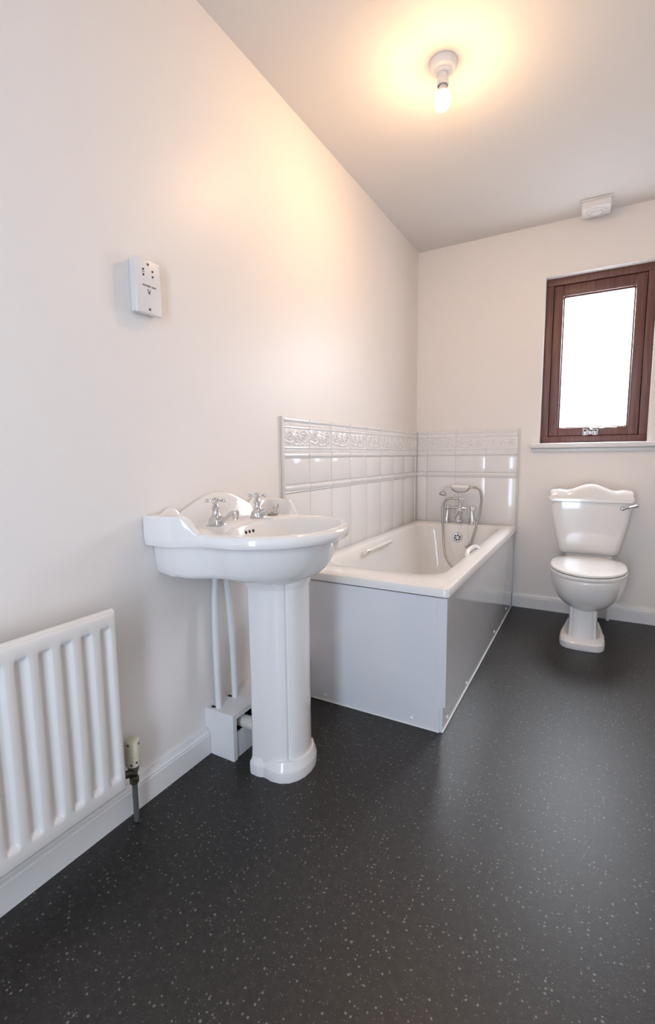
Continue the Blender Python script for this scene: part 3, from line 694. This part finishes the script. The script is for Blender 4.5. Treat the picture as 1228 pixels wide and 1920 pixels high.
# ------------------------------------------------------------------ shaver socket
sh = thing('shaver_socket', 'white shaver supply socket plate on the long wall', 'socket', (0, -2.355, 1.485))
PY0, PY1, PZ0, PZ1, PX = -2.4005, -2.3155, 1.4135, 1.5590, .031
obj('back_box', box(B(), (0, PY0+.004, PZ0+.004), (.022, PY1-.004, PZ1-.004), .003), M['plastic'], sh)
face = obj('face_plate', box(B(), (.0195, PY0, PZ0), (PX, PY1, PZ1), .004, 3), M['plastic'], sh)
yc = (PY0+PY1)/2
for z in (PZ1-.014, PZ0+.013):
    s_ = obj('screw', lathe(B(), [(.0036, -.001), (.0036, .0006), (.0025, .0012), (0, .0012)], (PX, yc, z), 'x', 14), M['brass'], face)
    obj('screw_slot', box(B(), (PX+.0010, yc-.003, z-.0004), (PX+.0015, yc+.003, z+.0004)), M['dark'], s_)
for dy, z in ((-.0165, 1.5285), (-.0165, 1.5145), (.0145, 1.5300), (.0145, 1.5160)):
    obj('socket_hole', lathe(B(), [(.0030, -.001), (.0030, .0005)], (PX, yc+dy, z), 'x', 12), M['dark'], face)
def text(body, size, y, z, parent, name='lettering'):
    cu = bpy.data.curves.new(name, 'FONT'); cu.body = body; cu.size = size; cu.align_x = 'CENTER'; cu.align_y = 'CENTER'; cu.extrude = .0001; cu.offset = size*.02
    t = bpy.data.objects.new(name+'_tmp', cu); C.objects.link(t); bpy.context.view_layer.update()
    me = bpy.data.meshes.new_from_object(t.evaluated_get(bpy.context.evaluated_depsgraph_get())); bpy.data.objects.remove(t); bpy.data.curves.remove(cu)
    me.transform(Matrix(((0, 0, 1, PX+.0003), (1, 0, 0, y), (0, 1, 0, z), (0, 0, 0, 1)))); me.transform(Matrix.Translation(-BASE[parent.name]))
    me.materials.clear(); me.materials.append(M['ink']); me.name = name
    o = bpy.data.objects.new(name, me); C.objects.link(o); o.parent = parent; return o
text('SHAVERS ONLY', .0066, yc+.002, 1.4875, face)
text('115V', .0042, yc-.0165, 1.5216, face)
bm = B()   # small printed shaver symbol
for a, b in (((yc-.005, 1.4785), (yc+.005, 1.4795)), ((yc-.005, 1.4745), (yc-.004, 1.4785)), ((yc+.004, 1.4745), (yc+.005, 1.4785)), ((yc-.005, 1.4735), (yc+.005, 1.4745)), ((yc-.0035, 1.4695), (yc+.0035, 1.4725)), ((yc-.0025, 1.4665), (yc+.0025, 1.4685))):
    box(bm, (PX+.0001, a[0], a[1]), (PX+.0004, b[0], b[1]))
obj('shaver_symbol', bm, M['ink'], face)

# ------------------------------------------------------------------ ceiling lamp, extractor
LX, LY = .588, -1.488
la = thing('ceiling_lamp', 'bare lit bulb in a white batten holder on the ceiling', 'lamp', (LX, LY, H))
bm = B(); lathe(bm, [(.048, 0), (.049, -.004), (.047, -.016), (.042, -.024), (.032, -.028), (.030, -.034), (.026, -.036), (.0, -.036)], (LX, LY, H), 'z', 40); obj('ceiling_rose', bm, M['plastic'], la)
bm = B(); lathe(bm, [(.016, -.034), (.0165, -.052), (.0195, -.056), (.0205, -.074), (.0185, -.076), (.0185, -.066), (0, -.066)], (LX, LY, H), 'z', 28); obj('lamp_holder', bm, M['plastic'], la)
bm = B(); lathe(bm, [(.0115, -.067), (.012, -.078), (.0155, -.084), (.0215, -.094), (.0245, -.1005), (0, -.1005)], (LX, LY, H), 'z', 24); obj('blocking_neck', bm, M['plastic'], la)  # opaque neck added to block the bulb's light towards the ceiling
bm = B(); lathe(bm, [(.0245, -.101), (.0272, -.110), (.028, -.121), (.0276, -.126)], (LX, LY, H), 'z', 24, False); obj('dimmed_shoulder', bm, emit('dimmed_bulb_shoulder', (1, .66, .36), BULB_STRENGTH*.08), la, 60)  # upper globe dimmed to shrink the hot spot on the ceiling
bm = B(); lathe(bm, [(.0276, -.126), (.026, -.136), (.019, -.149), (.010, -.1555), (0, -.157)], (LX, LY, H), 'z', 20, False); obj('bulb', bm, emit('lit_bulb', (1, .62, .31), BULB_STRENGTH), la, 60)

ex = thing('extractor_vent', 'small white square extractor vent on the ceiling near the window wall', 'vent', (1.066, -.10, H))
bm = B(); box(bm, (.990, -.192, 2.392), (1.142, -.056, H), .003); box(bm, (.995, -.187, 2.354), (1.137, -.062, 2.393), .006, 3); obj('housing', bm, M['plastic'], ex)
bm = B(); lathe(bm, [(.052, 2.356), (.050, 2.346), (.044, 2.344), (.042, 2.351), (.032, 2.351), (.030, 2.344), (.0, 2.342)], (1.066, -.126, 0), 'z', 32); obj('round_grille', bm, M['plastic'], ex)
